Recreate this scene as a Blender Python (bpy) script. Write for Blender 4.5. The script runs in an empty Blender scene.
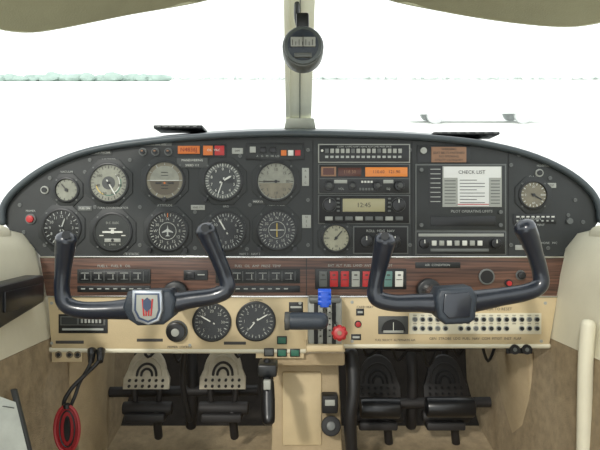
import bpy, bmesh, math, random
from mathutils import Matrix, Vector
random.seed(4)
D=1.05; S=D/600.0
PITCH=math.radians(13.8); EYE=1.75
G=Matrix.Translation((0,0,EYE))@Matrix.Rotation(-PITCH,4,'X')
sc=bpy.context.scene
try:
    sc.view_settings.view_transform='Standard'; sc.view_settings.look='None'
except Exception: pass
def P(u,v,y): return Vector(((u-300)*y/600.0,y,(225-v)*y/600.0))
def Q(u,v,d=0): return Vector(((u-300)*S,D-d*S,(225-v)*S))
def lin(c):
    c=c/255.0
    return c/12.92 if c<=0.04045 else ((c+0.055)/1.055)**2.4
def M(name,rgb,rough=0.5,metal=0.0,bump=0.0,bscale=300.0,var=0.0,vscale=20.0,emit=0.0,spec=0.5,coat=0.0):
    m=bpy.data.materials.new(name); m.use_nodes=True
    nt=m.node_tree; b=nt.nodes['Principled BSDF']
    col=(lin(rgb[0]),lin(rgb[1]),lin(rgb[2]),1)
    b.inputs['Base Color'].default_value=col
    b.inputs['Roughness'].default_value=rough; b.inputs['Metallic'].default_value=metal
    b.inputs['Specular IOR Level'].default_value=spec
    b.inputs['Coat Weight'].default_value=coat; b.inputs['Coat Roughness'].default_value=.12
    tc=nt.nodes.new('ShaderNodeTexCoord')
    if bump>0:
        n=nt.nodes.new('ShaderNodeTexNoise'); n.inputs['Scale'].default_value=bscale; n.inputs['Detail'].default_value=3
        nt.links.new(tc.outputs['Object'],n.inputs['Vector'])
        bp=nt.nodes.new('ShaderNodeBump'); bp.inputs['Strength'].default_value=bump; bp.inputs['Distance'].default_value=0.002
        nt.links.new(n.outputs['Fac'],bp.inputs['Height']); nt.links.new(bp.outputs['Normal'],b.inputs['Normal'])
    if var>0:
        n=nt.nodes.new('ShaderNodeTexNoise'); n.inputs['Scale'].default_value=vscale; n.inputs['Detail'].default_value=6; n.inputs['Roughness'].default_value=.65
        nt.links.new(tc.outputs['Object'],n.inputs['Vector'])
        r=nt.nodes.new('ShaderNodeValToRGB')
        r.color_ramp.elements[0].position=0.3; r.color_ramp.elements[1].position=0.7
        r.color_ramp.elements[0].color=tuple(x*(1-var) for x in col[:3])+(1,)
        r.color_ramp.elements[1].color=tuple(min(1,x*(1+var)) for x in col[:3])+(1,)
        nt.links.new(n.outputs['Fac'],r.inputs['Fac']); nt.links.new(r.outputs['Color'],b.inputs['Base Color'])
    if emit>0:
        b.inputs['Emission Color'].default_value=col; b.inputs['Emission Strength'].default_value=emit
    return m
blk=M('panel_black',(37,40,40),0.48,bump=0.15,bscale=900,var=0.3,vscale=9)
dblk=M('bezel_black',(23,25,27),0.36)
vblk=M('deep_black',(12,12,14),0.6)
pad=M('glareshield_vinyl',(58,66,70),0.32,bump=0.2,bscale=500,var=0.08)
grey=M('mid_grey',(92,95,93),0.45)
dgrey=M('worn_grey',(66,68,67),0.5)
lgrey=M('light_grey',(155,157,150),0.45)
face_l=M('dial_face_reflection',(130,131,118),0.22,var=0.22,vscale=45)  # light grey paints the sunlit cabin's reflection onto the top-row dials
face_t=M('dial_face_tan',(114,108,90),0.25,var=0.2,vscale=50)  # on the top-row dials this tan also stands in for reflection
face_d=M('dial_face_dark',(48,51,50),0.25,var=.2,vscale=40)
face_b=M('dial_face_black',(27,29,30),0.25,var=.2,vscale=40)
wht=M('marking_white',(203,204,196),0.5)
wtxt=M('text_white',(160,163,158),0.5)
dtick=M('tick_grey',(158,160,152),0.5)
dtxt=M('text_dark',(60,58,55),0.6)
red=M('red_plastic',(172,40,42),0.4)
orange=M('orange_label',(200,108,45),0.5)
amber=M('amber_display',(205,122,50),0.3,emit=0.12)
lcd=M('lcd_beige',(158,152,118),0.3)
dred=M('display_dark_red',(78,38,28),0.3)
blue=M('blue_plastic',(25,80,195),0.35)
green=M('green_label',(40,100,80),0.5)
yell=M('yellow_mark',(205,175,70),0.5)
cream=M('cream_plastic',(194,176,140),0.5,bump=0.2,bscale=700,var=0.1,vscale=8)
cream2=M('cream_trim',(210,205,183),0.5,bump=0.15,bscale=400,var=0.08,vscale=6)
tan=M('tan_carpet',(152,135,107),0.95,bump=0.9,bscale=700,var=0.22,vscale=50)
tan2=M('tan_vinyl',(172,154,123),0.7,bump=0.4,bscale=400,var=0.12)
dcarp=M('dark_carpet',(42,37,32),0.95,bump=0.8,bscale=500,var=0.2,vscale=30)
headl=M('headliner_vinyl',(152,151,126),0.8,bump=0.3,bscale=500,var=0.06)
headtrim=M('headliner_trim',(196,198,172),0.6)
postm=M('post_paint',(242,243,224),0.35,var=0.04)
chrome=M('chrome',(200,200,198),0.2,1.0)
silver=M('brushed_silver',(180,186,194),0.3,0.7)
yokem=M('yoke_plastic',(24,31,44),0.3,bump=0.05,bscale=600,coat=.5)
yokeh=M('yoke_hub_vinyl',(44,52,62),0.42,bump=0.3,bscale=500)
compm=M('compass_housing',(78,84,84),0.4)
navy=M('emblem_navy',(58,72,98),0.4)
pedm=M('pedal_metal',(176,169,150),0.5,0.1,bump=0.3,bscale=300,var=0.2,vscale=30)
pedd=M('pedal_dark',(34,32,32),0.6)
paper=M('paper',(215,216,212),0.7,var=0.03)
chartp=M('chart_paper',(196,200,192),0.7,var=.12,vscale=30)
wirem=M('wire_black',(22,22,24),0.5)
knob=M('knob_black',(20,21,24),0.3)
bread=M('brown_label',(140,105,80),0.5)
redd=M('handle_red',(145,34,38),.5,var=.1)
# wood
wood=bpy.data.materials.new('walnut_veneer'); wood.use_nodes=True
nt=wood.node_tree; b=nt.nodes['Principled BSDF']; b.inputs['Roughness'].default_value=0.42
tc=nt.nodes.new('ShaderNodeTexCoord'); mp=nt.nodes.new('ShaderNodeMapping'); mp.inputs['Scale'].default_value=(6,60,160)
n=nt.nodes.new('ShaderNodeTexNoise'); n.inputs['Scale'].default_value=1.4; n.inputs['Detail'].default_value=6; n.inputs['Distortion'].default_value=0.6
r=nt.nodes.new('ShaderNodeValToRGB')
r.color_ramp.elements[0].position=0.32; r.color_ramp.elements[0].color=(lin(54),lin(38),lin(33),1)
r.color_ramp.elements[1].position=0.68; r.color_ramp.elements[1].color=(lin(112),lin(80),lin(66),1)
nt.links.new(tc.outputs['Object'],mp.inputs['Vector']); nt.links.new(mp.outputs['Vector'],n.inputs['Vector'])
nt.links.new(n.outputs['Fac'],r.inputs['Fac']); nt.links.new(r.outputs['Color'],b.inputs['Base Color'])

class B:
    def __init__(s,name): s.name=name; s.bm=bmesh.new(); s.mats=[]; s.texts=[]
    def add(s,t,mat):
        if mat not in s.mats: s.mats.append(mat)
        i=s.mats.index(mat)
        bmesh.ops.recalc_face_normals(t,faces=t.faces[:])
        for f in t.faces: f.material_index=i; f.smooth=True
        me=bpy.data.meshes.new('tmp'); t.to_mesh(me); t.free(); s.bm.from_mesh(me); bpy.data.meshes.remove(me)
    def box(s,x0,x1,y0,y1,z0,z1,mat,bev=0,rot=None):
        t=bmesh.new(); bmesh.ops.create_cube(t,size=1)
        bmesh.ops.scale(t,vec=(abs(x1-x0),abs(y1-y0),abs(z1-z0)),verts=t.verts)
        if bev: bmesh.ops.bevel(t,geom=t.edges[:],offset=bev,segments=2,affect='EDGES',profile=0.5)
        if rot is not None: bmesh.ops.transform(t,matrix=rot,verts=t.verts)
        bmesh.ops.translate(t,vec=((x0+x1)/2,(y0+y1)/2,(z0+z1)/2),verts=t.verts)
        s.add(t,mat)
    def pb(s,u0,v0,u1,v1,d0,d1,mat,bev=0):
        a=Q(u0,v0,d0); c=Q(u1,v1,d1); s.box(a.x,c.x,a.y,c.y,a.z,c.z,mat,bev*S)
    def hexa(s,c8,mat,bev=0):
        t=bmesh.new(); vs=[t.verts.new(c) for c in c8]
        for f in ((0,1,2,3),(4,5,6,7),(0,1,5,4),(1,2,6,5),(2,3,7,6),(3,0,4,7)): t.faces.new([vs[i] for i in f])
        if bev: bmesh.ops.bevel(t,geom=t.edges[:],offset=bev,segments=2,affect='EDGES',profile=0.5)
        s.add(t,mat)
    def prism(s,a,b,mat,bev=0):
        t=bmesh.new(); va=[t.verts.new(p) for p in a]; vb=[t.verts.new(p) for p in b]; n=len(a)
        f1=t.faces.new(va); f2=t.faces.new(vb)
        for i in range(n): t.faces.new((va[i],va[(i+1)%n],vb[(i+1)%n],vb[i]))
        if bev:
            t.faces.ensure_lookup_table()
            bmesh.ops.bevel(t,geom=list(f1.edges)+list(f2.edges),offset=bev,segments=2,affect='EDGES',profile=0.5)
        s.add(t,mat)
    def pp(s,pts,d0,d1,mat,bev=0): s.prism([Q(u,v,d0) for u,v in pts],[Q(u,v,d1) for u,v in pts],mat,bev*S)
    def cyl(s,p0,p1,r,mat,r2=None,seg=28,bev=0):
        if r2 is None: r2=r
        p0=Vector(p0); p1=Vector(p1); a=(p1-p0); L=a.length
        t=bmesh.new(); bmesh.ops.create_cone(t,cap_ends=True,segments=seg,radius1=r,radius2=r2,depth=L)
        if bev:
            es=[e for e in t.edges if abs(e.verts[0].co.z-e.verts[1].co.z)<1e-6]
            bmesh.ops.bevel(t,geom=es,offset=bev,segments=2,affect='EDGES',profile=0.5)
        q=Vector((0,0,1)).rotation_difference(a.normalized()).to_matrix().to_4x4()
        bmesh.ops.transform(t,matrix=Matrix.Translation((p0+p1)/2)@q,verts=t.verts); s.add(t,mat)
    def pc(s,u,v,r,d0,d1,mat,r2=None,seg=28,bev=0): s.cyl(Q(u,v,d0),Q(u,v,d1),r*S,mat,None if r2 is None else r2*S,seg,bev*S)
    def ring(s,u,v,ro,ri,d0,d1,mat,seg=40):
        t=bmesh.new(); L=[]
        for rr,dd in ((ro,d0),(ro,d1-0.4),(ro-0.5,d1),(ri+0.6,d1),(ri,d1-0.8),(ri,d0)):
            L.append([t.verts.new(Q(u+rr*math.cos(2*math.pi*i/seg),v+rr*math.sin(2*math.pi*i/seg),dd)) for i in range(seg)])
        for k in range(5):
            for i in range(seg): t.faces.new((L[k][i],L[k][(i+1)%seg],L[k+1][(i+1)%seg],L[k+1][i]))
        s.add(t,mat)
    def sph(s,c,r,mat,sc3=(1,1,1),seg=24):
        t=bmesh.new(); bmesh.ops.create_uvsphere(t,u_segments=seg,v_segments=seg//2,radius=r)
        bmesh.ops.scale(t,vec=sc3,verts=t.verts); bmesh.ops.translate(t,vec=Vector(c),verts=t.verts); s.add(t,mat)
    def tube(s,pts,rad,mat,seg=14,sub=6,fl=1.0,closed=False):
        pts=[Vector(p) for p in pts]; n=len(pts)
        if not isinstance(rad,(list,tuple)): rad=[rad]*n
        cp=[];cr=[]
        rng=n if closed else n-1
        for i in range(rng):
            if closed: a,b_,c,d=pts[i-1],pts[i],pts[(i+1)%n],pts[(i+2)%n]
            else: a=pts[max(i-1,0)];b_=pts[i];c=pts[i+1];d=pts[min(i+2,n-1)]
            for k in range(sub):
                t=k/sub
                cp.append(0.5*((2*b_)+(c-a)*t+(2*a-5*b_+4*c-d)*t*t+(3*b_-a-3*c+d)*t**3))
                cr.append(rad[i]*(1-t)+rad[(i+1)%n]*t)
        if not closed:
            cp.append(pts[-1]); cr.append(rad[-1])
            t0=(cp[0]-cp[1]).normalized(); t1=(cp[-1]-cp[-2]).normalized(); r0=cr[0]; r1=cr[-1]
            for k in (0.5,0.85,1.0):
                w=math.sqrt(max(0,1-k*k))+0.02
                cp.insert(0,pts[0]+t0*r0*k*0.8); cr.insert(0,r0*w)
                cp.append(pts[-1]+t1*r1*k*0.8); cr.append(r1*w)
        t=bmesh.new(); rings=[]; m=len(cp); up=None
        for i in range(m):
            if closed: tg=(cp[(i+1)%m]-cp[i-1]).normalized()
            else: tg=(cp[min(i+1,m-1)]-cp[max(i-1,0)]).normalized()
            ref=Vector((0,1,0))
            if abs(tg.dot(ref))>0.93: ref=Vector((0,0,1))
            if up is not None and up.cross(tg).length>0.2: ref=up
            x=ref.cross(tg).normalized(); yv=tg.cross(x).normalized(); up=yv
            rings.append([t.verts.new(cp[i]+x*math.cos(2*math.pi*j/seg)*cr[i]+yv*math.sin(2*math.pi*j/seg)*cr[i]*fl) for j in range(seg)])
        for i in range(m if closed else m-1):
            A=rings[i];C=rings[(i+1)%m]
            for j in range(seg): t.faces.new((A[j],A[(j+1)%seg],C[(j+1)%seg],C[j]))
        if not closed: t.faces.new(rings[0]); t.faces.new(rings[-1])
        s.add(t,mat)
    def loft(s,rows,mat,thick=0,off=None):
        t=bmesh.new(); R=[[t.verts.new(p) for p in r_] for r_ in rows]
        for i in range(len(R)-1):
            for j in range(len(R[0])-1): t.faces.new((R[i][j],R[i][j+1],R[i+1][j+1],R[i+1][j]))
        bmesh.ops.recalc_face_normals(t,faces=t.faces[:])
        if thick: bmesh.ops.solidify(t,geom=t.faces[:],thickness=thick)
        s.add(t,mat)
    def txt(s,body,u,v,size,mat=None,d=1.0,al='CENTER'):
        s.texts.append((body,Q(u,v,d),size*S,mat or wtxt,al))
    def done(s,glob=True,ang=0.7,collection=None):
        xs=[v.co for v in s.bm.verts]
        c=Vector([(min(p[i] for p in xs)+max(p[i] for p in xs))/2 for i in range(3)])
        bmesh.ops.translate(s.bm,vec=-c,verts=s.bm.verts)
        me=bpy.data.meshes.new(s.name); s.bm.to_mesh(me); s.bm.free()
        for m in s.mats: me.materials.append(m)
        me.set_sharp_from_angle(angle=ang)
        o=bpy.data.objects.new(s.name,me); sc.collection.objects.link(o)
        o.matrix_world=(G if glob else Matrix.Identity(4))@Matrix.Translation(c)
        for body,loc,size,mat,al in s.texts:
            cu=bpy.data.curves.new('lettering','FONT'); cu.body=body; cu.size=size; cu.align_x=al; cu.align_y='CENTER'
            cu.materials.append(mat); cu.resolution_u=2
            to=bpy.data.objects.new('lettering',cu); sc.collection.objects.link(to)
            to.parent=o; to.matrix_local=Matrix.Translation(loc-c)@Matrix.Rotation(math.pi/2,4,'X')
        return o

# ---------------- instrument panel ----------------
arch=[(4,222),(4,208),(10,196),(22,183),(40,169),(62,157),(90,147),(125,140),(170,134.5),(220,130.5),(260,128.5),(300,128),(345,129),(400,131),(440,134),(480,139),(515,147),(545,158),(570,172),(588,188),(597,204),(599,220)]
def front(p):
    u,v=p; w=max(0,1-((u-300)/300.0)**2); return (u,v+6*w**0.5)
fa=[front(p) for p in arch]
o=B('instrument_panel')
o.pp([p for p in fa]+[(591,233),(572,243),(563,258),(42,258),(30,244),(12,233)],-10,0,blk,0)
o.pp([(40,257),(564,257),(556,297),(47,297)],-8,1.2,wood,0.3)
o.pb(41,256,564,258,0,2,chrome,0.4)
o.pb(46,295.5,557,297.3,0,2,chrome,0.4)
o.pb(306,258,306.8,296,1,1.6,dblk)
o.pp([(48,297),(305,297),(305,350),(52,350)],-8,0.6,cream,0.3)
o.pp([(345,297),(557,297),(549,345),(345,345)],-8,0.6,cream,0.3)
o.pp([(305,297),(345,297),(345,352),(305,352)],-8,0.2,cream,0)
o.tube([Q(50,350,-1),Q(180,351,-1),Q(305,351,-1)],2.6*S,cream2,10,3)
o.tube([Q(345,346,-1),Q(450,346,-1),Q(549,346,-1)],2.6*S,cream2,10,3)
for u,v in ((50,178),(20,205),(90,160),(130,160),(240,156),(308,150),(308,200),(308,245),(410,150),(410,245),(511,165),(511,245),(550,178),(575,200),(45,245),(140,245),(195,212),(250,205),(140,207),(519,155),(568,215),(95,207),(247,249),(195,248),(85,172),(24,232),(583,222),(548,248)):
    o.pc(u,v,1.9,0,0.8,grey,seg=12); o.pb(u-1.2,v-.2,u+1.2,v+.2,.6,1,dblk)
for u,v in ((52,303),(52,343),(115,303),(300,303),(190,345),(352,302),(352,341),(545,303),(541,341),(405,303)):
    o.pc(u,v,1.6,.4,1.2,lgrey,seg=12)
o.pb(312.5,140,313.3,256,0,0.3,vblk); o.pb(411.5,138,412.3,256,0,0.3,vblk); o.pb(508,146,508.8,256,0,0.3,vblk)
o.pp([(46,168.5),(92,150.5),(150,141.5),(300,138),(300,138.6),(150,142.1),(92,151.1),(46,169.1)],0,.3,vblk)
o.txt('AIRSPEED',109,160,3.4); o.txt('ATTITUDE',165,205.5,3.2); o.txt('VACUUM',67,172,3)
o.txt('STALL HORN',530,219,3.6); o.txt('CABIN AIR   VENT',532,225,3); o.txt('OFF   ON',523,152,3)
o.txt('ALTERNATE STATIC',125,254,3.2); o.txt('NAV 1   NAV 2',250,254,3.2); o.txt('PRIMER',31,211,3)
o.txt('TURN COORDINATOR',113,208,3); o.txt('CLOCK',62,204.5,3); o.txt('MP',336,221.5,3,wtxt,2); o.txt('O.A.T.',533,177,3.2); o.txt('BRG',226,206.5,3); o.txt('GYRO  SLAVE',276,206,3)
o.txt('PEDESTAL LIGHT',547,166,2.8); o.txt('PHONE   MIC',548,243,3)
o.txt('TRIM UP',130,307,3.4,dtxt); o.txt('MASTER   STARTER   MAGNETOS',85,309,3.6,dtxt); o.txt('PRIMER  LOCKED',180,347,3.2,dtxt)
o.txt('CARB HEAT',365,307,3.2,dtxt); o.txt('FUEL SELECT  ALTERNATE AIR',395,340,3,dtxt); o.txt('RPM X 100',212,300.6,3,dtxt); o.txt('SUCTION',256,300,3,dtxt)
o.done()

def plate(name,u0,v0,u1,v1,mat,text=None,tm=None,size=3.5,d=1.5,bev=0.4):
    o=B(name); o.pb(u0,v0,u1,v1,0,d,mat,bev)
    if text:
        L=text.split('\n')
        for i,t in enumerate(L): o.txt(t,(u0+u1)/2,v0+(v1-v0)*(i+.5)/len(L),size,tm or dtxt,d=d+.2)
    return o
o=B('glareshield')
rim=[Q(u,v,3) for u,v in fa]
o.tube(rim,3.4*S,pad,10,3)
mid=[P(u,v+ (fv-v)*0.3-0.0,1.12) for (u,v),(a,fv) in zip(arch,fa)]
bk=[P(u,v,1.22) for u,v in arch]
o.loft([[Q(u,v-2.5,1) for u,v in fa],mid,bk],pad,0)
o.done(ang=1.2)
o=B('dash_vent')
o.box(P(157,0,1.17).x,P(205,0,1.17).x,1.14,1.20,P(0,131,1.17).z,P(0,127.5,1.17).z,dblk,0.002)
for k in range(6):
    x=P(163+k*7,0,1.17).x; o.box(x-.003,x+.003,1.135,1.142,P(0,130,1.17).z,P(0,128,1.17).z,grey)
o.done()
o=B('dash_vent')
o.box(P(430,0,1.17).x,P(495,0,1.17).x,1.14,1.20,P(0,137,1.17).z,P(0,134,1.17).z,dblk,0.002)
for k in range(7):
    x=P(436+k*9,0,1.17).x; o.box(x-.003,x+.003,1.135,1.142,P(0,136,1.17).z,P(0,134.5,1.17).z,grey)
o.done()

# ---------------- gauges ----------------
def rotpts(pts,u,v,a):
    c,s_=math.cos(a),math.sin(a)
    return [(u+x*c-y*s_,v+x*s_+y*c) for x,y in pts]
hb=M('horizon_brown',(88,80,66),0.4)
def gauge(name,u,v,r,face,ticks=20,needles=(),nums=None,tick=dtick,style=None,bez=True,a0=0,span=2*math.pi,rt=None,ncol=None):
    o=B(name)
    if bez:
        k=r+3.2; c=k*0.42
        o.pp([(u-k,v-c),(u-c,v-k),(u+c,v-k),(u+k,v-c),(u+k,v+c),(u+c,v+k),(u-c,v+k),(u-k,v+c)],0,1.2,blk,0.4)
        for a in (45,135,225,315):
            o.pc(u+(r+0.6)*1.02*math.cos(math.radians(a)),v+(r+0.6)*1.02*math.sin(math.radians(a)),1.0,1,1.7,grey,seg=8)
    o.ring(u,v,r,r-2.4,0,3.0,dblk)
    if r>16: o.ring(u,v,r-1.9,r-2.5,0,2.6,dgrey)
    fr=r-2.2
    o.pc(u,v,fr,0,1.35,face,seg=40)
    for i in range(ticks):
        a=a0+span*i/ticks; L=0.84 if i%2 else 0.78; w=0.22 if i%2 else 0.38
        o.pp(rotpts([(fr*L,-w),(fr*0.95,-w),(fr*0.95,w),(fr*L,w)],u,v,a),1.3,1.6,tick)
    nc=ncol or wht
    for (a,l,w) in needles:
        o.pp(rotpts([(-fr*0.2,-w),(fr*l*0.8,-w),(fr*l,0),(fr*l*0.8,w),(-fr*0.2,w)],u,v,math.radians(a-90)),1.7,2.1,nc)
    if needles: o.pc(u,v,1.6,1.3,2.6,dblk,seg=12)
    if nums:
        for i,t in enumerate(nums):
            a=a0+span*i/len(nums)-math.pi/2
            o.txt(t,u+fr*0.64*math.cos(a),v+fr*0.64*math.sin(a),4.0 if r>16 else 3,tick,d=1.8)
    if style=='attitude':
        pts=[(fr*0.8*math.cos(t),-fr*0.8*math.sin(t)) for t in [math.pi*i/14 for i in range(15)]]
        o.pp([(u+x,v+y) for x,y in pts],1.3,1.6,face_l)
        pts=[(fr*0.8*math.cos(t),fr*0.8*math.sin(t)) for t in [math.pi*i/14 for i in range(15)]]
        o.pp([(u+x,v+y) for x,y in pts],1.3,1.6,hb)
        o.pb(u-fr*.78,v-.35,u+fr*.78,v+.35,1.6,1.8,wht)
        o.pb(u-9,v+2,u-3,v+3.3,1.8,2.3,dblk); o.pb(u+3,v+2,u+9,v+3.3,1.8,2.3,dblk); o.pc(u,v+2.6,1,1.8,2.3,orange,seg=10)
        for k in (-8,-5,5,8): o.pb(u-3.5,v+k-.3,u+3.5,v+k+.3,1.6,1.9,dblk)
        o.pc(u,v+r-1.5,2.2,1,5,knob,seg=14)
    if style=='turn':
        o.pb(u-10,v-.9,u+10,v+.9,1.4,1.9,wht); o.pb(u-1.5,v-2.6,u+1.5,v+1.5,1.4,2,wht); o.pb(u-3.5,v-4,u+3.5,v-3,1.4,1.9,wht)
        o.pb(u-8,v+6.5,u+8,v+10,1.4,1.8,lgrey,0.3); o.pc(u,v+8.2,1.5,1.8,2.3,dblk,seg=12)
        o.pb(u-13,v+3,u-9,v+4,1.4,1.9,wht); o.pb(u+9,v+3,u+13,v+4,1.4,1.9,wht)
        o.txt('D.C. ELEC',u,v-9,3,tick,1.8); o.txt('L     2 MIN     R',u,v+12.5,2.6,tick,1.8)
    if style=='heading':
        o.ring(u,v,fr*.46,fr*.43,1.3,1.7,dtick)
        o.pp([(u,v-6),(u+.7,v-2),(u+5.5,v+1),(u+5.5,v+1.8),(u+.8,v+.8),(u+.6,v+4),(u+2.4,v+5.2),(u-2.4,v+5.2),(u-.6,v+4),(u-.8,v+.8),(u-5.5,v+1.8),(u-5.5,v+1),(u-.7,v-2)],1.5,2,wtxt)
        o.pb(u-.4,v-fr*.95,u+.4,v-fr*.74,1.6,2.1,orange)
        o.pc(u-r+3,v+r-2,2.3,1,5,knob,seg=14); o.pc(u+r-3,v+r-2,2.3,1,5,knob,seg=14)
    if style=='cdi':
        o.ring(u,v,fr*.46,fr*.42,1.3,1.8,dtick); o.pb(u-.35,v-7,u+.35,v+7,1.5,2,yell); o.pb(u-7,v-.35,u+7,v+.35,1.5,2,wht)
        o.pc(u-r+3,v+r-2,2.3,1,5,knob,seg=14); o.pc(u+r-3,v+r-2,2.3,1,5,knob,seg=14)
    if style=='alt':
        o.ring(u,v,fr*.98,fr*.72,1.2,1.5,grey); o.pb(u+4,v-2,u+11,v+2,1.4,1.8,dblk); o.pc(u-r+3,v+r-2,2.2,1,5,knob,seg=14)
    if style=='asi':
        for a,b_,mm,q in ((-50,60,wht,.62),(-20,110,green,.7),(110,170,yell,.7)):
            n_=8
            pts=[(fr*q*math.cos(math.radians(a+(b_-a)*i/n_)),fr*q*math.sin(math.radians(a+(b_-a)*i/n_))) for i in range(n_+1)]
            pts+=[(x*0.95,y*0.95) for x,y in reversed(pts)]
            o.pp([(u+x,v+y) for x,y in pts],1.3,1.55,mm)
        o.pc(u,v,fr*.36,1.3,1.5,dgrey,seg=24)
    if style=='split':
        pts=[(fr*0.93*math.cos(t),fr*0.93*math.sin(t)) for t in [0.1+(math.pi-0.2)*i/14 for i in range(15)]]
        o.pp([(u+x,v+y) for x,y in pts],1.36,1.5,face_t)  # darker lower part of the reflection, painted on the dial
    return o
zz='0 1 2 3 4 5 6 7 8 9'.split()
hd=['N','3','6','E','12','15','S','21','24','W','30','33']
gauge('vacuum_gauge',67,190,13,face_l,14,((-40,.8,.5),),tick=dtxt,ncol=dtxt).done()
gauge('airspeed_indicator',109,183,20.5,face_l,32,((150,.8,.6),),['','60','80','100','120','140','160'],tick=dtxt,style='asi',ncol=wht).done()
gauge('attitude_indicator',165,180.5,20.5,face_t,12,style='attitude').done()
gauge('altimeter',223,181,20.5,face_d,40,((60,.55,.9),(200,.85,.5)),zz,tick=wht,style='alt',ncol=wht).done()
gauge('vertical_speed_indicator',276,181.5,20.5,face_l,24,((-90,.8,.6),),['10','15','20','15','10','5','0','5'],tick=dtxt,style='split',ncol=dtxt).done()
gauge('clock',62,228,20,face_b,24,((20,.6,.6),(140,.8,.4)),['12','1','2','3','4','5','6','7','8','9','10','11'],tick=wtxt,ncol=wtxt).done()
gauge('turn_coordinator',113,232,20,face_d,0,style='turn').done()
gauge('heading_indicator',168,231,21,face_b,36,(),hd,style='heading').done()
gauge('radio_compass_indicator',226,231,20.5,face_b,36,((-30,.8,.7),),hd,tick=wtxt).done()
gauge('course_deviation_indicator',277,230,21,face_b,36,(),hd,style='cdi').done()
gauge('manifold_pressure_gauge',336,238,15,M('dial_face_cream',(150,148,126),.3,var=.15,vscale=50),20,((40,.8,.6),),['30','','10','20'],tick=dtxt,ncol=dtxt).done()
gauge('outside_temperature_gauge',533,195,15,face_t,20,((120,.8,.6),),['20','40','60','0'],tick=wht,ncol=dblk).done()
gauge('tachometer',212,322,19.5,face_b,28,((-60,.8,.6),),['20','25','30','35','','5','10','15'],bez=False).done()
gauge('suction_gauge',256,321,20,face_b,28,((60,.8,.6),(-140,.6,.5)),['3','4','5','6','','0','1','2'],bez=False).done()

plate('registration_placard',178,146,200,154,orange,'N4836J',M('txt_darkred',(110,20,20),.5),5.6).done()
o=B('annunciator_lights'); o.pb(202,144,226,157,0,1.5,dblk,.3); o.pb(203.5,146,213,155.5,1,2.6,orange,.3); o.pb(215,146,224.5,155.5,1,2.6,red,.3); o.txt('OIL  VAC',214,150.5,3.2,wht,3); o.done()
for args in (('limitations_placard',177,158,208,168,dgrey,'MANEUVERING\nSPEED 111',wht,3.1),('crosswind_placard',252,199.5,270,204,dgrey,'MAX 17 KTS',wht,2.8,1),
 ('fuel_placard',78,206,92,211,grey,'FUEL ON',wht,2.6,.8),('airspeed_limit_placard',191,205,205,210,lgrey,'VNE 171',dtxt,2.8,.8),('breaker_placard',515,245,540,250,lgrey,'PULL OFF',dtxt,2.8,.8),
 ('antenna_placard',302,168,309,186,lgrey,'A\nB\nC',dtxt,3,.8),('switch_placard',232,148,243,154,lgrey,'DIM',dtxt,2.8,.8),('switch_placard',140,142.5,172,146,grey,'STROBE  LDG  NAV',wht,2.4,.8),
 ('loading_placard',541,183,556,188,lgrey,'NO STEP',dtxt,2.6,.8),('compass_correction_placard',302,215,311,228,lgrey,'N\nE\nS',dtxt,3,.8),('frequency_placard',92,150.5,112,155,dgrey,'122.8 UNICOM',wht,2.5,.8)):
    plate(*args).done()
o=B('toggle_switch_group')
for u in (143,155.5,168.5):
    o.pc(u,152,4,0,1.5,grey,seg=18); o.pc(u,152,2.4,1,4,knob,seg=14); o.pb(u-1,150.5,u+1,152,3.5,5,bread)
o.done()
o=B('marker_beacon_panel'); o.pb(246,143,304,160,0,1.6,dblk,.4); o.pb(248,145,302,158.5,1,1.9,blk,.2)
for u,m in ((253,lgrey),(263,knob),(273,knob)): o.pb(u-3,147,u+3,153,1.5,3.4,m,.3)
for u,m in ((284,orange),(291,wht),(298,red)): o.pb(u-3,150.5,u+2.5,156,1.5,3,m,.3)
o.txt('A   O   M   HI  LO',268,156.4,3,wtxt,2.2); o.done()
o=B('primer_knob'); o.pc(31,219,5.2,0,1.5,grey); o.pc(31,219,3.6,1,4,red,bev=.5); o.done()
for u,v in ((45,190),(539,173)):
    o=B('panel_push_button'); o.pc(u,v,4,0,1.4,lgrey,seg=18); o.pc(u,v,2.6,1,3,dblk,seg=14); o.done()
# ---------------- radio stack ----------------
o=B('audio_selector_panel'); o.pb(318,144,410,163,0,1,lgrey,.3); o.pb(319.2,145.2,408.8,161.8,.5,2,dblk,.3)
for i in range(15):
    o.pb(325+i*5.2,149,328.6+i*5.2,153.4,1.5,3.2,lgrey if i%5 else grey,.3)
    o.pb(325+i*5.2,156,328.2+i*5.2,158.2,1.5,2.4,wtxt)
o.pc(322,151,1.3,2,3.5,wht,seg=10); o.txt('COM1 COM2 NAV1 NAV2 ADF DME MKR SPKR',364,147,2.6,wtxt,2.2)
o.done()
o=B('nav_com_radio'); o.pb(318,164,410,194,0,1,grey,.3); o.pb(319.2,165,408.8,193,.5,2.2,dblk,.4)
o.pb(321,167,336,176.5,2,2.6,bread,.2); o.pb(323,168.2,334,175,2.4,2.8,dred); o.pb(338,168,361,176.5,2,2.6,dred,.2); o.pb(365,167.5,407,176.8,2,2.7,amber,.3)
o.txt('118.30',349.5,172.2,4.6,bread,3); o.txt('110.60   121.90',386,172.2,4.4,dred,3)
for u,r_ in ((329,5),(352,4.2),(377,4.2),(399,5)):
    o.pc(u,186,r_,2,5,knob,seg=22,bev=.4); o.pc(u,186,r_*.55,5,7.5,dgrey,seg=18,bev=.3)
for i in range(4): o.pb(361+i*3.1,181,363+i*3.1,183,2,3,wht)
for i in range(5): o.pb(359+i*3,188,361+i*3,190.5,2,3,grey)
o.pb(334,180,347,183.5,2,2.8,lgrey,.2); o.pb(383,180,393,183.5,2,2.8,lgrey,.2); o.pb(319.5,178.6,408.5,179.2,2,2.4,grey)
o.txt('VOL',341,189,3,wtxt,2.4); o.txt('SQ',388,189,3,wtxt,2.4)
o.done()
o=B('cassette_stereo'); o.pb(318,195,410,224,0,1,grey,.3); o.pb(319.2,196,408.8,223,.5,2.4,vblk,.5)
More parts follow.
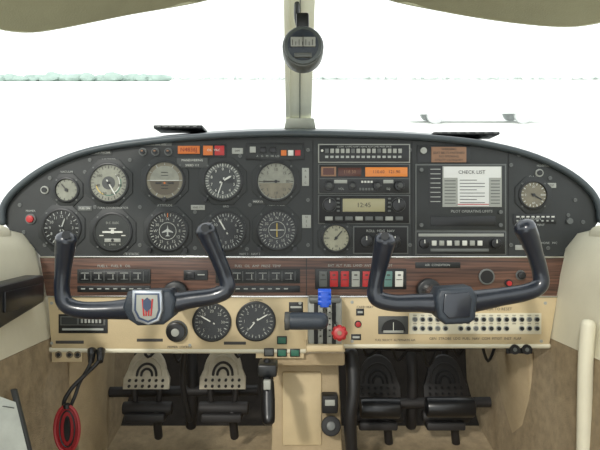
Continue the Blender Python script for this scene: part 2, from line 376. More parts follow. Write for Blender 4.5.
o.pb(341,197.5,386,213,2,2.8,dblk,.3); o.pb(342.5,198.8,384.5,211.8,2.4,3.1,lcd,.3); o.txt('12:45',363.5,205.3,6.5,dtxt,3.3)
for u in (329.5,398): o.pc(u,205,6.5,2,6,knob,seg=24,bev=.5); o.ring(u,205,7.2,6.4,2,3,grey); o.pb(u-.4,199.5,u+.4,203,6,6.5,wht)
for i in range(8): o.pb(325+i*10,216.5,332.5+i*10,220.5,2,3.4,grey if i%3 else lgrey,.4)
for v in (199,203,207,211): o.pb(336.5,v-1,339.5,v+.8,2,3,grey,.2); o.pb(387.5,v-1,390.5,v+.8,2,3,grey,.2)
o.done()
o=B('autopilot_console'); o.pb(353,226,408,254,0,1.5,grey,.3); o.pb(354.2,227.2,406.8,252.8,1,2.2,vblk,.4)
for u in (366,394): o.pc(u,241,6,2,6,knob,seg=22,bev=.5); o.pb(u-.5,236,u+.5,240,6,6.5,wht)
o.pb(374,236,386,246,2,4,dblk,.4); o.txt('ROLL  HDG  NAV',380,231,3.6,wtxt,2.5); o.txt('ON',380,249.5,3.2,wtxt,2.5); o.done()
# ---------------- right avionics block ----------------
o=B('passenger_warning_placard'); o.pb(417,145,470,163,0,.8,dblk,.3); o.pb(431,147,466,162.5,.5,1.6,bread,.3)
for i,t in enumerate(['WARNING','SEAT BELTS FASTENED','NO SMOKING','UTILITY CATEGORY']): o.txt(t,448.5,149.5+i*3.6,3.1,dtxt,1.9)
o.pc(423,151,3.2,.6,4,lgrey,seg=16); o.done()
o=B('checklist_card'); o.pb(415,164,506,231,0,1.2,grey,.4); o.pb(416.5,165.5,504.5,229.8,.6,1.8,blk,.4)
o.pb(428,166.5,442,206,1.5,2.0,dblk); o.pb(442,166.5,501,207,1.5,2.4,lgrey); o.pb(443,167,500,178,2.2,2.7,paper); o.pb(457,178,488,206,2.2,2.8,paper)
for i in range(8): o.pb(459,180+i*3.2,(484 if i%3 else 476),180.7+i*3.2,2.6,3.0,grey)
o.pb(457,204,488,204.8,2.6,3,red)
for i in range(8): o.pb(444,180.5+i*3.2,455,181.4+i*3.2,2.3,2.6,grey); o.pb(490,180.5+i*3.2,499,181.4+i*3.2,2.3,2.6,grey); o.pb(430,169+i*4.6,440,169.8+i*4.6,1.9,2.2,wtxt)
o.txt('CHECK LIST',471,172.5,5,dtxt,3); o.txt('PILOT OPERATING LIMITS',471,211.5,3.6,wtxt,2.4)
for u,v in ((421,170),(421,225),(500,225),(500,212)): o.pc(u,v,2,1.5,3,grey,seg=12)
o.pb(430,216,495,226,1.5,2.2,dblk,.4)
o.done()
o=B('transponder'); o.pb(415,231,506,255,0,1.2,grey,.4); o.pb(416.5,232.3,504.5,253.8,.6,2.4,dblk,.4)
o.pb(418,233.5,503,236.5,2,2.7,lgrey,.2)
for i in range(7): o.pb(431+i*7.6,240.5,435.8+i*7.6,245.5,2.3,3.8,wht if i%2==0 else lgrey,.4)
for u in (423.5,495): o.pc(u,243.5,5,2,6,knob,seg=20,bev=.4); o.pb(u-.5,239.5,u+.5,243,6,6.6,wht)
o.pb(430,248.5,488,251.5,2.2,2.8,grey,.2); o.done()
o=B('headset_jack_strip'); o.pb(513,214,556,224,0,.9,dblk,.2)
for i in range(8): o.pb(516+i*5,216,519+i*5,217.5,.8,1.3,wht); o.pb(516+i*5,220,518+i*5,221.5,.8,1.3,wtxt)
o.pc(569,221,3,0,3,grey,seg=16); o.done()
# ---------------- wood strip instruments ----------------
for a,b_ in ((78,151),(216,300)):
    o=B('engine_gauge_cluster')
    o.pb(a,269,b_,283,1,2.4,blk,.4); o.pb(a+2,271,b_-2,281,2,3,dblk,.3)
    n_=int((b_-a)/13)
    for i in range(n_):
        x=a+8+i*13; o.pb(x-4,272.5,x+4,273.1,2.8,3.2,wtxt); o.pb(x-.4+i%3,274,x+i%3+.3,279,2.8,3.3,wtxt); o.pb(x-3.5,278.6,x+3.5,279.3,2.8,3.2,grey); o.pb(x+5.8,271,x+6.3,281,2.8,3.3,grey)
    o.txt('FUEL  OIL  AMP  PRESS  TEMP' if b_>200 else 'FUEL L   FUEL R   OIL',(a+b_)/2,266,3.6,wtxt,1.6)
    o.pb(a,285.5,b_,292,1,2.2,dblk,.3)
    for i in range(9): o.pb(a+4+i*8,288,a+8+i*8,289.1,2,2.5,wtxt)
    o.done()
o=B('panel_light_dimmer'); o.pb(184,270,208,280,1,2.5,dblk,.3); o.pb(187,272,195,278,2,3.6,knob,.5); o.pb(198,274,205,275,2,2.8,wtxt); o.done()
teal=M('teal_rocker',(90,125,120),.4)
o=B('rocker_switch_bank'); o.pb(315,268.5,406,289,1,2.6,dblk,.5)
for i,m in enumerate([grey,red,red,lgrey,red,wht,teal,wht]):
    u=319+i*10.8
    o.hexa([Q(u,271,4.6),Q(u+8,271,4.6),Q(u+8,286.5,3),Q(u,286.5,3),Q(u,271,2),Q(u+8,271,2),Q(u+8,286.5,2),Q(u,286.5,2)],m,.5*S)
    o.pb(u+2.5,274,u+5.5,275.3,4,4.6,dtxt); o.pb(u+1,279,u+7,279.6,3.6,4.1,dtxt)
o.txt('BAT  ALT  FUEL  LAND  ANTI  NAV  PITOT',360,265.5,3.4,wtxt,1.6); o.done()
o=B('cabin_air_outlet'); o.pc(486,276.5,8,1,3,grey,seg=28,bev=.5); o.pc(486,276.5,6.4,2.5,3.4,vblk,seg=24); o.done()
o=B('cigarette_lighter'); o.pc(508,283,4,1,2.5,dblk,seg=18); o.pc(508,283,2.4,2,5,red,seg=16); o.done()
for u,v,r_ in ((520,275,5),(539,271,4)):
    o=B('dimmer_knob'); o.pc(u,v,r_,1,2.5,grey,seg=18); o.pc(u,v,r_*.75,2,7,knob,seg=18,bev=.4); o.done()
o=B('air_condition_placard'); o.pb(415,262,460,268,1,1.8,dblk,.2); o.txt('AIR  CONDITION',437,265,3.2,wtxt,2); o.done()
# ---------------- cream panel bits ----------------
o=B('magneto_switch_panel'); o.pb(59,314,108,333,0,1.6,dblk,.5); o.pb(61,316,106,325,1,2.2,grey,.3)
o.pb(62.5,317,78,324,2,2.6,blk); o.pb(80,317,104,324,2,2.6,dblk)
for i in range(6): o.pb(82+i*3.6,318.5,84+i*3.6,322.5,2.4,3.2,wtxt)
o.pb(63,328,104,330,1.4,2,wtxt); o.done()
o=B('primer_pump_knob'); o.pc(177,331,11,0,2,dgrey,seg=30,bev=.5); o.pc(177,331,9.5,1.5,8,knob,seg=30,bev=1); o.pc(177,331,4,8,10,lgrey,seg=20,bev=.5); o.done()
o=B('circuit_breaker_panel'); o.pb(409,313,541,334,0,1.4,cream2,.5); o.pb(410.5,314.2,539.5,332.8,1,1.8,cream2,.2)
for j in range(2):
    for i in range(17):
        u=414.5+i*7.6; v=319+j*9
        if j==1 and i in (5,13): continue
        o.pc(u,v,2.9,1.6,2.2,lgrey,seg=14); o.pc(u,v,1.9,1.8,4,dblk if (i*3+j)%5 else grey,seg=12)
    for i in range(17): o.pb(412.8+i*7.6,(314.7 if j==0 else 323.2),416.4+i*7.6,(315.2 if j==0 else 323.8),1.6,2,dtxt)
o.txt('CIRCUIT BREAKERS    PUSH TO RESET',478,309,4,dtxt,1); o.txt('GEN  STROBE  LDG  FUEL  NAV  COM  PITOT  INST  FLAP',475,338.5,3.6,dtxt,1); o.done()
o=B('alternate_static_valve'); o.pb(378,316,408,334,0,1.4,dgrey,.5)
pts=[(393+12*math.cos(t),331-12*math.sin(t)) for t in [math.pi*i/12 for i in range(13)]]
o.pp(pts,1,2.2,vblk); o.pb(392.7,322,393.3,331,2,2.8,wht); o.pb(383,330,403,332.5,2,3,lgrey,.3); o.done()
for u,v,m in ((282,340,green),(282,352.5,green),(295,352.5,green),(269,352,grey)):
    o=B('indicator_lamp'); o.pb(u-5,v-4,u+5,v+4,0,2,dblk,.5); o.pb(u-4,v-3,u+4,v+3,1.5,2.8,m,.4); o.done()
o=B('indicator_lamp_bracket'); o.pb(256,347.5,304,358,-4,.2,cream); o.done()
for u,v,w,h in ((296,307,14,10),(360,312,8,7),(356,337,10,6),(150,340,26,3),(235,343,22,3),(70,342,28,3)):
    o=B('switch_label'); o.pb(u-w/2,v-h/2,u+w/2,v+h/2,0,1,dblk if h>4 else dtxt,.2)
    if h>4: o.pb(u-w/2+1.5,v-1,u+w/2-1.5,v+1,.8,1.3,wtxt)
    o.done()
o=B('red_push_button'); o.pc(358,324,3.6,0,1.2,dblk,seg=18); o.pc(358,324,2.6,1,4,red,seg=14,bev=.4); o.done()
o=B('headset_jack_panel'); o.pb(52,350,82,362,-3,.6,cream,.4)
for u in (59,70,78): o.pc(u,354.5,3.6,0,1.6,chrome,seg=16); o.pc(u,354.5,2,1,2.2,vblk,seg=12)
o.done()
o=B('headset_jack_panel'); o.pb(507,345,533,354,-3,-1,vblk,.4); o.pc(514,349,5,-2,3,vblk,seg=18); o.pc(526,349,5,-2,3,vblk,seg=18); o.pc(514,349,2,3,3.4,grey,seg=14); o.pc(526,349,2,3,3.4,grey,seg=14); o.done()

# ---------------- throttle quadrant ----------------
o=B('throttle_quadrant')
def PB(u0,v0,u1,v1,ya,yb,m,bev=0):
    a=P(u0,v0,ya);c=P(u1,v1,ya); o.box(a.x,c.x,ya,yb,a.z,c.z,m,bev)
PB(308,298,342,348,1.0,1.045,lgrey,.004)
for u in (316,325,334): PB(u-2,301,u+2,344,.998,1.01,vblk,.0005)
PB(309,298,341,303,.994,1.02,grey,.002)
for i in range(6): PB(319.6,306+i*6,321.4,307+i*6,.997,1.0,dtxt); PB(328.8,306+i*6,330.6,307+i*6,.997,1.0,dtxt)
PB(306,345,344,352,.99,1.045,cream,.003)
o.tube([P(316,322,1.01),P(316,321,.96),P(314,320,.93)],.0045,chrome,10,4)
o.tube([P(291,321,.925),P(300,321,.925),P(312,321,.925),P(322,321,.925)],[.0135,.0138,.0135,.013],yokeh,18,4)
o.cyl(P(284.5,321,.925),P(290,321,.925),.0142,dgrey,bev=.002)
o.tube([P(325,318,1.01),P(325,306,.96),P(325,300,.94)],.004,chrome,10,4)
for k in range(3): o.cyl(P(318,292+k*5,.935),P(331,292+k*5,.935),.0052,blue,bev=.001,seg=18)
o.box(P(320,0,.937).x,P(329,0,.937).x,.93,.945,P(0,307,.937).z,P(0,290,.937).z,blue,.002)
o.tube([P(335,322,1.01),P(338,329,.97),P(339.5,333,.95)],.004,chrome,10,4)
for k in range(8):
    a=k*math.pi/4; c=P(339.5,333,.94)+Vector((math.cos(a)*.0085,0,math.sin(a)*.0085)); o.sph(c,.0046,red,(1,1.4,1),12)
o.cyl(P(339.5,333,.948),P(339.5,333,.932),.0095,red,bev=.002); o.cyl(P(339.5,333,.932),P(339.5,333,.929),.0035,bread,seg=14)
o.done()

# ---------------- control yokes ----------------
def yoke(lh,rh,hub,kind):
    o=B('control_yoke'); Y=.85
    k=Y/600
    for L in (lh,rh):
        o.tube([P(u,v,y) for u,v,y,r_ in L],[r_*k for u,v,y,r_ in L],yokem,22,8)
    u,v=hub; c=P(u,v,Y)
    o.cyl((c.x,Y+.005,c.z),(c.x,D-.003,c.z),.0125,chrome)
    o.cyl((c.x,D-.02,c.z),(c.x,D-.003,c.z),.021,dblk,bev=.003)
    o.cyl((c.x,Y-.0,c.z),(c.x,Y+.04,c.z),.022,yokem,bev=.004)
    return o,c,Y,k
def pl(o,pts,ya,yb,m,bev): o.prism([P(u,v,ya) for u,v in pts],[P(u,v,ya)+Vector((0,yb-ya,0)) for u,v in pts],m,bev)
o,c,Y,k=yoke([(66,240,.832,10.5),(65,249,.836,9.6),(63,270,.845,7.8),(62,290,.85,7.6),(66,304,.85,8.2),(82,310,.85,8.6),(112,310,.85,9.2),(142,308,.85,12)],
 [(206,231,.832,10.5),(210,240,.836,9.6),(218,258,.843,7.8),(225,276,.85,7.6),(227,289,.85,8),(214,296,.85,8.2),(188,300,.85,9),(160,306,.85,12)],(148,308),0)
pl(o,[(127,292),(170,290),(175,300),(173,317),(163,325),(137,326),(128,320),(122,308)],.830,.87,yokeh,.004)
pl(o,[(132,290.5),(161.5,290.5),(162.5,311),(159,321),(148,325.5),(136,321),(131.5,311)],.822,.832,silver,.002)
pl(o,[(134.6,293.4),(159,293.4),(160,310.5),(156.8,319),(148,322.8),(138.5,319),(134,310.5)],.8200,.823,navy,.0004)
pl(o,[(136.4,295),(157.3,295),(158,310),(155.5,317.5),(148,320.8),(140,317.5),(136,310)],.8188,.8205,lgrey,.0003)
for dx in (-5,-1.7,1.7,5): pl(o,[(147.3+dx-.7,299),(147.3+dx+.7,299),(147.3+dx*.7+.7,316),(147.3+dx*.7-.7,316)],.8178,.8192,red,0)
pl(o,[(147,297.5),(151,301),(151,308),(147,312),(143,308),(143,301)],.8176,.8190,navy,0)
o.cyl(P(66,235,.822),P(66,235,.812),.0055,dblk,seg=16); o.cyl(P(205,228,.822),P(205,228,.812),.0055,dblk,seg=16)
o.done(ang=1.0)
o,c,Y,k=yoke([(385,241,.832,10.8),(383,250,.836,9.8),(379,268,.845,8),(375.5,286,.85,7.8),(377,298,.85,8.4),(394,303,.85,8.6),(420,303,.85,9.2),(450,304,.85,12)],
 [(525,228,.832,10.8),(529,237,.836,9.8),(535,254,.843,8),(540,272,.85,7.8),(540,285,.85,8.2),(527,292,.85,8.4),(500,297,.85,9.2),(462,303,.85,12)],(457,305),1)
pl(o,[(440,289),(472,287),(478,296),(476,320),(470,324),(446,325),(438,318),(436,298)],.822,.87,yokeh,.005)
pl(o,[(445,294),(469,292.5),(472,299),(470,317),(449,318.5),(443,312)],.819,.824,yokem,.001)
o.cyl(P(385,236,.822),P(385,236,.812),.0055,dblk,seg=16)
o.done(ang=1.0)
# ---------------- windscreen post, compass, visors ----------------
o=B('windshield_center_post')
def bar(u0a,u1a,va,ya,u0b,u1b,vb,yb,th,m,bev=.001):
    a,b_=P(u0a,va,ya),P(u1a,va,ya); c,d=P(u1b,vb,yb),P(u0b,vb,yb); t=Vector((0,th,0))
    o.hexa([a,b_,c,d,a+t,b_+t,c+t,d+t],m,bev)
bar(286,316,-25,.84,288,311,129,1.2,.02,postm,.002)
bar(283,289,-25,.835,286,290,129,1.195,.02,postm,.001)
bar(299.8,300.8,-25,.836,299.4,300.2,129,1.196,.01,grey,0)
for i in range(9):
    t=i/8; u=306+1*(1-t)*2; v=62+t*62; y=.84+(v+25)/154*.36-.002
    o.cyl(P(u,v,y),P(u,v,y-.003),.0022,lgrey,seg=10)
    if i%2: o.cyl(P(294,v,y),P(294,v,y-.003),.002,lgrey,seg=10)
bar(286,314,118,1.155,284,316,129,1.19,.02,postm,.002)
o.done()
o=B('magnetic_compass'); y=.84; c=P(303,47,y)
o.box(P(296,0,y).x,P(309,0,y).x,y,y+.03,P(0,30,y).z,P(0,12,y).z,dblk,.003)
o.tube([P(297,4,y+.02),P(297,18,y+.01),P(300,30,y+.01)],.004,dblk,10,4)
o.cyl((c.x,y+.035,c.z),(c.x,y-.005,c.z),.0290,grey,seg=44,bev=.004)
o.cyl((c.x,y-.004,c.z),(c.x,y-.010,c.z),.0265,compm,seg=44,bev=.002)
o.sph((c.x,y-.007,c.z),.0235,yokeh,(1,.35,1))
o.box(c.x-.017,c.x+.017,y-.0175,y-.012,c.z-.004,c.z+.009,lgrey,.001)
for i in range(7): o.box(c.x-.015+i*.0046,c.x-.0142+i*.0046,y-.0185,y-.017,c.z-.003,c.z+(.002 if i%2 else .005),dtxt)
o.box(c.x-.0005,c.x+.0005,y-.020,y-.0185,c.z-.006,c.z+.010,dtxt)
o.box(c.x-.012,c.x+.012,y-.017,y-.010,c.z-.0185,c.z-.0125,grey,.001)
o.done()
o=B('ceiling')
edge=[(-140,-30,.62),(-70,2,.70),(-30,16,.75),(5,26,.78),(32,28,.8),(60,24,.8),(95,17,.8),(130,10,.8),(165,4,.8),(197,-2,.8),(240,-12,.82),(300,-20,.83),(360,-12,.82),(398,-2,.8),(432,5,.8),(470,12,.8),(510,18,.8),(550,22,.8),(578,22,.79),(605,17,.77),(650,2,.7),(740,-30,.62)]
e1=[P(*e) for e in edge]
rows=[e1]
for yy,k1,dz in ((.62,.99,.035),(.48,.97,.06),(.34,.95,.075),(.22,.93,.085)):
    rows.append([Vector((p.x*k1,yy-(.8-p.y)*.3,p.z+dz)) for p in e1])
o.loft(rows,headl,.006)
o.tube(e1,.006,headtrim,10,4)
o.done(ang=1.2)

# windshield glass
gm=bpy.data.materials.new('windshield_plexiglass'); gm.use_nodes=True; nt=gm.node_tree; nt.nodes.clear()
out=nt.nodes.new('ShaderNodeOutputMaterial'); mx=nt.nodes.new('ShaderNodeMixShader'); tr=nt.nodes.new('ShaderNodeBsdfTransparent'); gl=nt.nodes.new('ShaderNodeBsdfGlossy')
gl.inputs['Roughness'].default_value=.05; mx.inputs[0].default_value=.03
nt.links.new(tr.outputs[0],mx.inputs[1]); nt.links.new(gl.outputs[0],mx.inputs[2]); nt.links.new(mx.outputs[0],out.inputs[0])
o=B('window_windshield')
bott=[P(u,v,1.235) for u,v in arch]
n_=len(arch)
def topat(i):
    t=i/(n_-1)*(len(e1)-1); a=int(t); f=t-a; return e1[a]*(1-f)+e1[min(a+1,len(e1)-1)]*f
top=[topat(i)+Vector((0,.035,.012)) for i in range(n_)]
o.loft([bott,[b_*.5+t_*.5+Vector((0,.05,.03)) for b_,t_ in zip(bott,top)],top],gm)
o.done(ang=2)

# ---------------- walls, floor, firewall ----------------
def floorz(y): return -.80+.245*y
for sd,nm in ((-1,'wall_left'),(1,'wall_right')):
    o=B(nm)
    up=[(.66,.0),(.60,-.004),(.53,-.012),(.49,-.022),(.472,-.045),(.462,-.09),(.455,-.15),(.448,-.20)]
    lo=[(.448,-.20),(.44,-.30),(.43,-.42),(.42,-.64)]
    ys=[-.3,.2,.6,.8,.9,1.0,1.05,1.1,1.3,1.56]
    def sect(pr,y):
        k=1 if y<=1.05 else 1-.10*(y-1.05)
        return [Vector((sd*x*k,y,(z if y<1.06 or z<-.1 else z-.04))) for x,z in pr]
    o.loft([sect(up,y) for y in ys],cream2,.008)
    o.loft([sect([(x-.002,z) for x,z in lo],y) for y in ys],tan,.006)
    o.tube([Vector((sd*.449,y,-.198)) for y in (-.2,.4,.8,1.04)],.004,headtrim,8,3)
    o.tube([Vector((sd*.50,y,-.018)) for y in (-.2,.4,.8,1.0)],[.018]*4,cream2,14,4)
    o.done(ang=1.0)
o=B('floor')
ys=[-.3,.3,.8,1.1,1.3,1.56]
o.loft([[Vector((x,y,floorz(y))) for x in (-.45,-.2,0,.2,.45)] for y in ys],tan,.01)
o.done()
o=B('wall_firewall')
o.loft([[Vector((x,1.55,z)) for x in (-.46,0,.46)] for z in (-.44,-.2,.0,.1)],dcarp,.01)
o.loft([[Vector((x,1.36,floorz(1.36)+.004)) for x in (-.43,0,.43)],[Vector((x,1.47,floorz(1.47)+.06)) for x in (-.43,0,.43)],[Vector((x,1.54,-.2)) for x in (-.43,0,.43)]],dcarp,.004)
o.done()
# centre console / tunnel
o=B('center_console')
def cb(u0,v0,u1,v1,y,yb,m,bev=.004,u0b=None,u1b=None):
    a,b_,c,d=P(u0,v0,y),P(u1,v0,y),P(u1b if u1b else u1,v1,y),P(u0b if u0b else u0,v1,y); t=Vector((0,yb-y,0))
    o.hexa([a,b_,c,d,a+t,b_+t,c+t,d+t],m,bev)
cb(274,353,338,478,1.12,1.35,tan2,.006,270,344)
cb(262,353,345,366,1.06,1.14,tan2,.004)
cb(282,372,322,446,1.115,1.13,cream,.004)
cb(322,396,338,414,1.09,1.12,vblk,.003); cb(325,400,335,406,1.088,1.095,lgrey,.001)
o.cyl(P(331,426,1.12),P(331,426,1.085),.018,vblk,bev=.003); o.cyl(P(331,426,1.086),P(331,426,1.08),.008,grey,bev=.001)
o.done()
o=B('parking_brake_lever')
o.tube([P(267,362,1.02),P(267,385,.99),P(268,420,.96)],.0075,knob,14,4)
o.tube([P(268,383,.98),P(268,400,.97),P(268.5,420,.955)],[.010,.0115,.0105],knob,16,4)
o.box(P(258,0,1.0).x,P(277,0,1.0).x,.99,1.04,P(0,376,1.0).z,P(0,364,1.0).z,dblk,.003)
o.box(P(264,0,.97).x,P(271,0,.97).x,.955,.965,P(0,389,.96).z,P(0,380,.96).z,lgrey,.001)
o.done()
def pedal(u,v,w,h,y,mat,rib,low=True):
    o=B('rudder_pedal')
    pts=[(u-w*.5,v+h*.5),(u-w*.5,v+h*.22)]
    for i in range(13):
        a=math.pi*(1-i/12); pts.append((u+w*.42*math.cos(a),v+h*.10-h*.6*math.sin(a)))
    pts+=[(u+w*.5,v+h*.22),(u+w*.5,v+h*.5)]
    A=[P(a,b_,y)+Vector((0,(v-b_)*.0006,0)) for a,b_ in pts]; o.prism(A,[p+Vector((0,.01,0)) for p in A],mat,.002)
    for q in (.8,.5,.28):
        L=[]
        for i in range(9):
            a=math.pi*(1-i/8); uu=u+w*.42*q*math.cos(a); vv=v+h*.16-h*.58*q*math.sin(a); L.append(P(uu,vv,y-.0015)+Vector((0,(v-vv)*.0006,0)))
        o.tube(L,.0026 if q!=.8 else .0018,rib if q!=.8 else mat,8,3)
    for j in (.28,.42):
        for i in range(6):
            uu=u-w*.36+i*w*.144; a=P(uu,v+h*j,y-.001)+Vector((0,-h*j*.0006,0)); o.cyl(a+Vector((0,.002,0)),a-Vector((0,.003,0)),.0028,rib,seg=10)
    for s_ in (-.28,.28):
        o.tube([P(u+w*s_,v+h*.5,y+.005),P(u+w*s_*.9,v+h*.5+14,y+.01),P(u+w*s_*.6,v+h*.5+26,y+.03)],.006,pedd,10,3)
    o.cyl(P(u-w*.52,v+h*.5+20,y+.005),P(u+w*.55,v+h*.5+20,y+.005),.013,pedd,bev=.003)
    o.box(P(u-w*.45,0,y).x,P(u+w*.42,0,y).x,y-.02,y+.02,P(0,v+h*.5+32,y).z,P(0,v+h*.5+24,y).z,pedd,.004)
    o.tube([P(u+w*.2,v+h*.5+24,y),P(u+w*.25,v+h*.5+48,y+.03)],.009,pedd,10,3)
    o.tube([P(u,v+h*.45,y+.012),P(u,v-10,y+.06),P(u,v-40,y+.07)],.008,pedd,10,4)
    o.done()
pedal(147,369,46,38,1.22,pedm,pedd); pedal(223,368,46,40,1.22,pedm,pedd)
pedal(378,376,44,40,1.27,pedd,vblk); pedal(445,376,44,40,1.27,pedd,vblk)
o=B('rudder_bar'); o.cyl(P(110,392,1.28),P(258,390,1.28),.011,pedd); o.tube([P(190,345,1.3),P(193,380,1.28),P(191,425,1.31)],.012,pedd,12,3); o.done()
o=B('rudder_bar'); o.cyl(P(356,404,1.28),P(490,402,1.28),.011,pedd)
o.cyl(P(360,408,1.2),P(400,408,1.2),.020,knob,bev=.004); o.cyl(P(426,407,1.2),P(474,407,1.2),.020,knob,bev=.004)
o.tube([P(410,345,1.3),P(413,380,1.28),P(411,425,1.31)],.012,pedd,12,3); o.done()
o=B('fuel_drain_hose')
o.tube([P(351,353,1.10),P(353,372,1.09),P(353,395,1.08),P(350,420,1.08),P(353,470,1.10)],[.012,.013,.012,.012,.010],wirem,14,5); o.done()
o=B('wiring_harness')
o.tube([P(95,330,1.2),P(150,342,1.2),P(250,338,1.2),P(262,340,1.2)],.012,wirem,12,4)
o.tube([P(185,350,1.15),P(183,385,1.17),P(190,420,1.2)],.006,wirem,10,4)
for i in range(5): o.tube([P(110+i*30,336,1.18),P(118+i*30,352+5*(i%3),1.2),P(135+i*28,340,1.22)],.003,wirem,8,5)
o.done()
o=B('wiring_harness')
o.tube([P(348,340,1.2),P(420,345,1.22),P(520,338,1.2)],.014,wirem,12,4)
for i in range(5): o.tube([P(360+i*30,336,1.18),P(368+i*30,356+5*(i%3),1.2),P(385+i*28,340,1.22)],.003,wirem,8,5)
o.done()
o=B('kick_panel')
rows=[]
for v in (352,385,420,470):
    rows.append([P(u+(v-352)*.04,v,y) for u,y in ((496,1.34),(502,1.25),(512,1.18),(522,1.14),(530,1.12))])
o.loft(rows,tan2,.006)
o.tube([P(530,352,1.12),P(531.5,385,1.12),P(533,420,1.12),P(535,470,1.12)],.006,tan2,10,3)
o.done(ang=1.2)
o=B('kick_panel')
rows=[]
for v in (352,385,420,470):
    rows.append([P(u-(v-352)*.02,v,y) for u,y in ((112,1.34),(104,1.25),(92,1.18),(80,1.14),(68,1.12))])
o.loft(rows,tan2,.006); o.done(ang=1.2)
o=B('side_vent_box')
a=[Vector((-.48,.80,-.088)),Vector((-.425,.80,-.088)),Vector((-.425,1.0,-.083)),Vector((-.48,1.0,-.083))]
b_=[Vector((-.48,.80,-.155)),Vector((-.425,.80,-.155)),Vector((-.425,1.0,-.128)),Vector((-.48,1.0,-.128))]
o.hexa(a+b_,dblk,.005)
o.box(-.426,-.422,.86,.985,-.126,-.096,knob,.001)
o.done()
o=B('door_frame_tube')
o.tube([Vector((.432,.90,-.15)),Vector((.428,.90,-.22)),Vector((.425,.90,-.45)),Vector((.425,.90,-.575))],.011,cream2,14,4)
o.done()
o=B('chart_booklet')
A=[P(-12,392,.86),P(16,402,.88),P(29,455,.86),P(-8,462,.84)]
o.prism(A,[p+Vector((-.012,.004,-.002)) for p in A],chartp,.001)
for k in range(5):
    a=P(-8+k*1.5,407+k*9,.8605); c=P(14+k*2.6,408+k*9,.8725)
    o.tube([a,(a+c)/2+Vector((0,-.001,.002)),c],.0008,grey,6,3)
A=[P(10,390,.885),P(15,390,.885),P(31,455,.865),P(27,457,.865)]
o.prism(A,[p+Vector((0,.008,0)) for p in A],dgrey,.001)
o.done()
o=B('headset_cable')
o.tube([P(101,352,1.02),P(98,362,1.01),P(86,374,1.0),P(72,388,.99),P(64,402,.985),P(66,410,.985)],.0034,wirem,10,6)
o.tube([P(92,350,1.03),P(90,364,1.0),P(80,382,1.0),P(75,396,.99),P(69,410,.985)],.003,wirem,10,6)
for u in (101,92): o.cyl(P(u,350,1.03),P(u-1,362,1.01),.008,knob,r2=.005,seg=16,bev=.001)
o.done()
o=B('red_gust_lock_handle')
def oval(a,b_,n=24): return [(67+a*math.cos(2*math.pi*i/n),429+b_*math.sin(2*math.pi*i/n)) for i in range(n)]
A=[P(u,v,.968) for u,v in oval(12,23)]; o.prism(A,[p+Vector((0,.006,0)) for p in A],redd,.002)
L=[P(u,v,.967) for u,v in oval(12,23,16)]; o.tube(L,.003,redd,8,3,closed=True)
A=[P(u,v,.9665) for u,v in oval(3.4,13)]; o.prism(A,[p+Vector((0,.002,0)) for p in A],dblk,.0004)
L=[P(u,v,.966) for u,v in oval(7.5,18,14)]; o.tube(L,.0012,dblk,8,3,closed=True)
o.cyl(P(67,408,.968),P(67,404,.968),.006,dblk,seg=14)
o.done()

# ---------------- exterior ----------------
o=B('ground')
o.loft([[Vector((x,y,0)) for x in (-900,-200,0,200,900)] for y in (-30,20,60,300,1200)],M('bright_apron',(236,238,234),.9,var=.04,vscale=.05))
o.done(glob=False)
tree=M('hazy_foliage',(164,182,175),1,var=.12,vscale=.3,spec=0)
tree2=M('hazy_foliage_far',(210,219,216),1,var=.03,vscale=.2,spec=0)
def trees(name,xs,y,h,mat,n):
    o=B(name)
    for i in range(n):
        x=xs[0]+(xs[1]-xs[0])*(i+random.random())/n; hh=h*random.uniform(.55,1.15)*(1 if i%5 else 1.3)
        t=bmesh.new(); bmesh.ops.create_icosphere(t,subdivisions=2,radius=1)
        for v in t.verts: v.co*=random.uniform(.8,1.2)
        bmesh.ops.scale(t,vec=(hh*random.uniform(.7,1.5),hh*.6,hh*.5),verts=t.verts)
        bmesh.ops.translate(t,vec=(x,y+random.uniform(-6,6),hh*.4),verts=t.verts); o.add(t,mat)
    o.done(glob=False)
trees('tree_line',(-175,-65),300,3.3,tree,90)
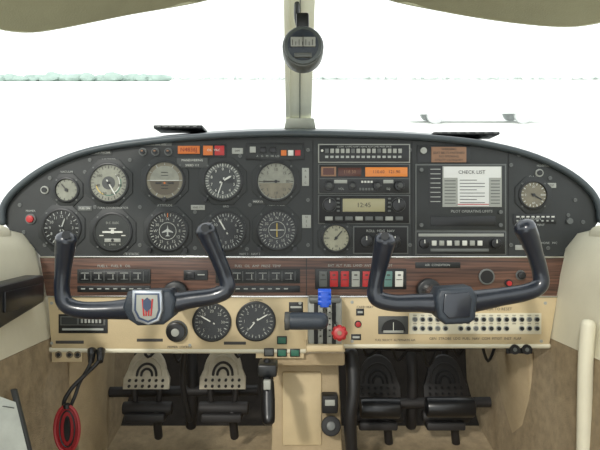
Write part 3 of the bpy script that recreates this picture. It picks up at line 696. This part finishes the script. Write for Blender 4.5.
trees('tree_line',(-130,330),560,4.8,tree2,150)
o=B('parked_car'); cm=M('car_white_paint',(236,239,239),.4); cg=M('car_glass_washed_out',(190,199,201),.3); ct=M('car_tyre_washed_out',(196,200,200),.8)  # overexposure painted in: body, glass and tyres all paled towards white
cx,cy,f=7.0,24.5,1.18
side=[(-2.3,.35),(-2.35,.8),(-2.1,.95),(-1.3,1.02),(-.7,1.5),(1.1,1.52),(1.7,1.05),(2.2,.95),(2.3,.4)]
o.prism([Vector((cx+x*f,cy-.8,z)) for x,z in side],[Vector((cx+x*f,cy+.8,z)) for x,z in side],cm,.06)
for wn in ([(-1.1,1.05),(-.62,1.42),(.1,1.43),(.1,1.05)],[(.2,1.05),(.2,1.43),(1.0,1.43),(1.45,1.05)]):
    o.prism([Vector((cx+x*f,cy-.81,z)) for x,z in wn],[Vector((cx+x*f,cy-.79,z)) for x,z in wn],cg,0)
for x in (-1.45*f,1.45*f):
    o.cyl((cx+x,cy-.82,.33),(cx+x,cy-.6,.33),.33,ct,bev=.03); o.cyl((cx+x,cy-.84,.33),(cx+x,cy-.8,.33),.17,cm)
    o.cyl((cx+x,cy+.82,.33),(cx+x,cy+.6,.33),.33,ct,bev=.03)
o.done(glob=False)

# ---------------- world, lights, camera ----------------
w=bpy.data.worlds.new('hazy_sky'); sc.world=w; w.use_nodes=True; nt=w.node_tree
bg=nt.nodes['Background']; bg.inputs['Color'].default_value=(.96,1,.99,1); bg.inputs['Strength'].default_value=1.7
sun=bpy.data.lights.new('sun','SUN'); sun.energy=1.6; sun.angle=math.radians(4); sun.color=(1,.96,.88)
so=bpy.data.objects.new('sun',sun); sc.collection.objects.link(so); so.rotation_euler=(math.radians(50),0,math.radians(-24))
cam=bpy.data.cameras.new('camera'); cam.lens=36; cam.sensor_width=36; cam.clip_start=.02; cam.clip_end=3000
co=bpy.data.objects.new('camera',cam); sc.collection.objects.link(co); co.location=(0,0,EYE); co.rotation_euler=(math.pi/2-PITCH,0,0)
sc.camera=co
